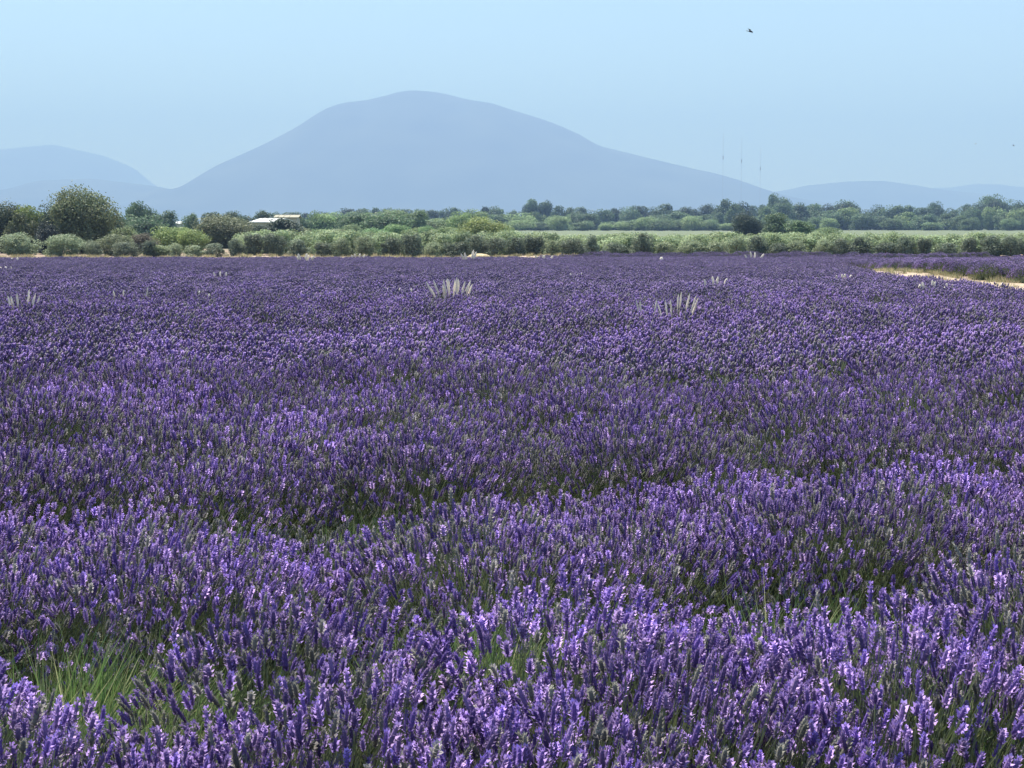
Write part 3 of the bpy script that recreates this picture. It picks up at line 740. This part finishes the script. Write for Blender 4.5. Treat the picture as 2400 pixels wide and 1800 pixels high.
VG = source_collection('verge_tufts', [grass_mesh('verge_tuft', 760 + k, 50, .22, .12, [(.40, .34, .20), (.50, .42, .27), (.22, .25, .11)], .006) for k in range(3)])
vp = []
for k in range(260):
    y = rnd.uniform(24, 100); s_ = rnd.random()
    x = float(track_left(y)) + (rnd.gauss(.1, .25) if s_ < .4 else float(track_w(y)) + rnd.gauss(-.1, .3) if s_ < .85 else float(track_w(y)) * .5 + rnd.gauss(0, .15)); vp.append((x, y))
for k in range(500):
    x = rnd.uniform(-52, 8); vp.append((x, FIELD_END + rnd.uniform(.5, 8)))
vp = np.array(vp); m = len(vp); s4 = rng.uniform(.6, 1.5, m) * np.where(vp[:, 1] > FIELD_END, 1.5, 1)
scatter('verge_grass', np.stack([vp[:, 0], vp[:, 1], ground_z(vp[:, 0], vp[:, 1])], 1), np.stack([rng.normal(0, .15, m), rng.normal(0, .15, m), rng.uniform(0, 6, m)], 1),
        np.stack([s4, s4, s4], 1), rng.integers(0, 3, m), VG, 'dry straw-coloured grass along the edges of the sandy tracks')

# ---------------------------------------------------------------- dry pale grass tufts
def dry_tuft(px, py_base, py_top, wpx, nst, label, lean=0.0, thick=5.0, cols=((.62, .54, .44), (.92, .84, .70)), group=None):
    """bleached seed heads rising out of the lavender"""
    lo_, hi_ = 8.0, 142.0                                # distance where bush tops meet that row of the photograph
    for _ in range(40):
        md = (lo_ + hi_) / 2; x = px_x(px, md)
        if image_xy(x, md, gz(x, md) + .55)[1] > py_base: lo_ = md
        else: hi_ = md
    d = lo_; x = px_x(px, d); z = gz(x, d); s = F / d; hv = (py_base - py_top) / s; W_ = wpx / s
    root = bpy.data.objects.new('dry_grass_tuft', None); COL.objects.link(root); root.location = (x, d, z); tag(root, label, 'dry grass', group)
    b = MB(); hb = []
    for k in range(nst):
        t = (k + .5) / nst - .5 + rnd.uniform(-.2, .2) / nst; fx = t * W_; f = 1 - 1.1 * abs(t) ** 1.3 if nst > 3 else rnd.uniform(.7, 1)
        tz = .58 + hv * f * rnd.uniform(.75, 1.08); ly = rnd.uniform(-.15, .15)
        base = (fx * .25, ly * .4, 0); tip = (fx * 1.1 + (lean + rnd.uniform(-.35, .35) + .7 * t) * hv, ly, tz)
        mid = tuple(base[i] + (tip[i] - base[i]) * .45 for i in range(3))
        b.tube([base, mid, tip], [.006, .005, .004], 4)
        hb.append((mid, tip))
    def paint(me, c1):
        at = me.color_attributes.new('tint', 'FLOAT_COLOR', 'CORNER')
        at.data.foreach_set('color', np.tile([*c1, 1], (len(me.loops), 1)).astype(np.float32).ravel())
    me = b.me('stems', M_DRY); paint(me, cols[0]); obj('stems', me, root)
    for mid, tip in hb:
        h = MB(); mv, tv = Vector(mid), Vector(tip); dr = (tv - mv); L = min(hv * .8, dr.length); dn = dr.normalized(); r0 = thick * .36 / s * (1 if d < 120 else .7)
        pts = [tv - dn * L * (1 - q) for q in (0, .2, .5, .8, 1.0)]
        h.tube([p_ + Vector((rnd.uniform(-1, 1), 0, 0)) * r0 * .3 for p_ in pts], [r0 * .35, r0 * .9, r0, r0 * .8, r0 * .2], 6)
        me = h.me('seed_head', M_DRY); paint(me, cols[1]); obj('seed_head', me, root)
TUFTS = [
 (50, 725, 684, 66, 6, 'row of stubby bleached stalks at the left edge of the field', 0, 8),
 (200, 697, 683, 8, 1, 'single short pale stalk standing left of the leaning ones', 0, 7),
 (278, 700, 681, 30, 2, 'pair of pale stalks just left of the tall leaning stalk', .0, 6),
 (326, 702, 668, 12, 1, 'tall pale stalk leaning right, left part of the field', .25, 6),
 (480, 700, 686, 26, 2, 'two stubby pale stalks in the left middle of the field', 0, 8),
 (520, 652, 637, 34, 3, 'low whitish tuft far out on the left of the field', -.3, 7),
 (1060, 698, 650, 84, 15, 'largest bleached bushy tuft near the middle of the field', .05, 7),
 (935, 690, 675, 50, 3, 'faint pale stalks left of the largest bleached tuft', 0, 7),
 (1585, 740, 692, 66, 9, 'bleached tuft fanned like a hand, right of centre', .1, 6),
 (1515, 738, 702, 44, 3, 'sparse stalks just left of the hand-shaped tuft', -.15, 6),
 (1672, 672, 648, 50, 4, 'whitish wing-shaped tuft far out right of centre', .2, 8),
 (1350, 652, 640, 34, 3, 'very faint pale tuft far out in the middle of the field', 0, 6),
 (1545, 612, 600, 12, 1, 'single white stub at the far field edge before the olives', 0, 12),
 (2190, 680, 660, 62, 6, 'pale straw tufts at the field side of the sandy track', 0, 8),
 (2155, 680, 668, 10, 1, 'small round pale tuft left of the straw tufts by the track', 0, 9),
 (1975, 655, 643, 40, 4, 'low faint tuft left of the near end of the track', 0, 8),
 (2330, 676, 662, 60, 4, 'thin pale tufts in front of the track at the right edge', 0, 7),
 (10, 634, 624, 36, 4, 'flat whitish patch of dry grass at the left edge far out', 0, 9),
 (38, 612, 603, 22, 2, 'small whitish tuft just beyond the flat patch on the left', 0, 8),
 (1100, 612, 584, 20, 4, 'tall straw tuft at the foot of the olives near the straw mound', 0, 8),
 (714, 614, 594, 30, 5, 'yellowish straw tuft at the olive row, left of the pale strip', 0, 9),
 (838, 606, 594, 30, 4, 'cream tuft at the olive row in the middle of the pale strip', 0, 9),
 (1275, 608, 596, 34, 4, 'white tuft at the field end under the olives right of centre', 0, 9),
 (1765, 608, 590, 36, 4, 'yellowish straw tuft at the olive row, right part', 0, 9),
]
for t in TUFTS:
    lb = t[5]; dry_tuft(t[0], t[1], t[2], t[3], t[4], lb, t[6], t[7])

# straw-coloured mound at the foot of the olives
def mound():
    d = 151.0; x = px_x(1122, d); V = []; nu, nv = 22, 6
    for v in range(nv + 1):
        for j in range(nu):
            ph = v / nv * math.pi / 2; th = 2 * math.pi * j / nu; k = 1 + .1 * math.sin(3 * th + 1)
            V.append((math.cos(th) * math.sin(ph) * 1.2 * k, math.sin(th) * math.sin(ph) * .9 * k, math.cos(ph) * .45 + .03 * math.sin(5 * th) - .03))
    Fc = [[v * nu + j, (v + 1) * nu + j, (v + 1) * nu + (j + 1) % nu, v * nu + (j + 1) % nu] for v in range(nv) for j in range(nu)]
    m = plain('straw', (.55, .43, .24), (.68, .56, .35), 2, .95, .4)
    o = obj('straw_mound', mesh_from('straw_mound', np.array(V), Fc, [m], smooth_=True), None, (x, d, gz(x, d)))
    tag(o, 'straw-yellow mound of soil at the foot of the olive trees near the middle', 'mound')
mound()
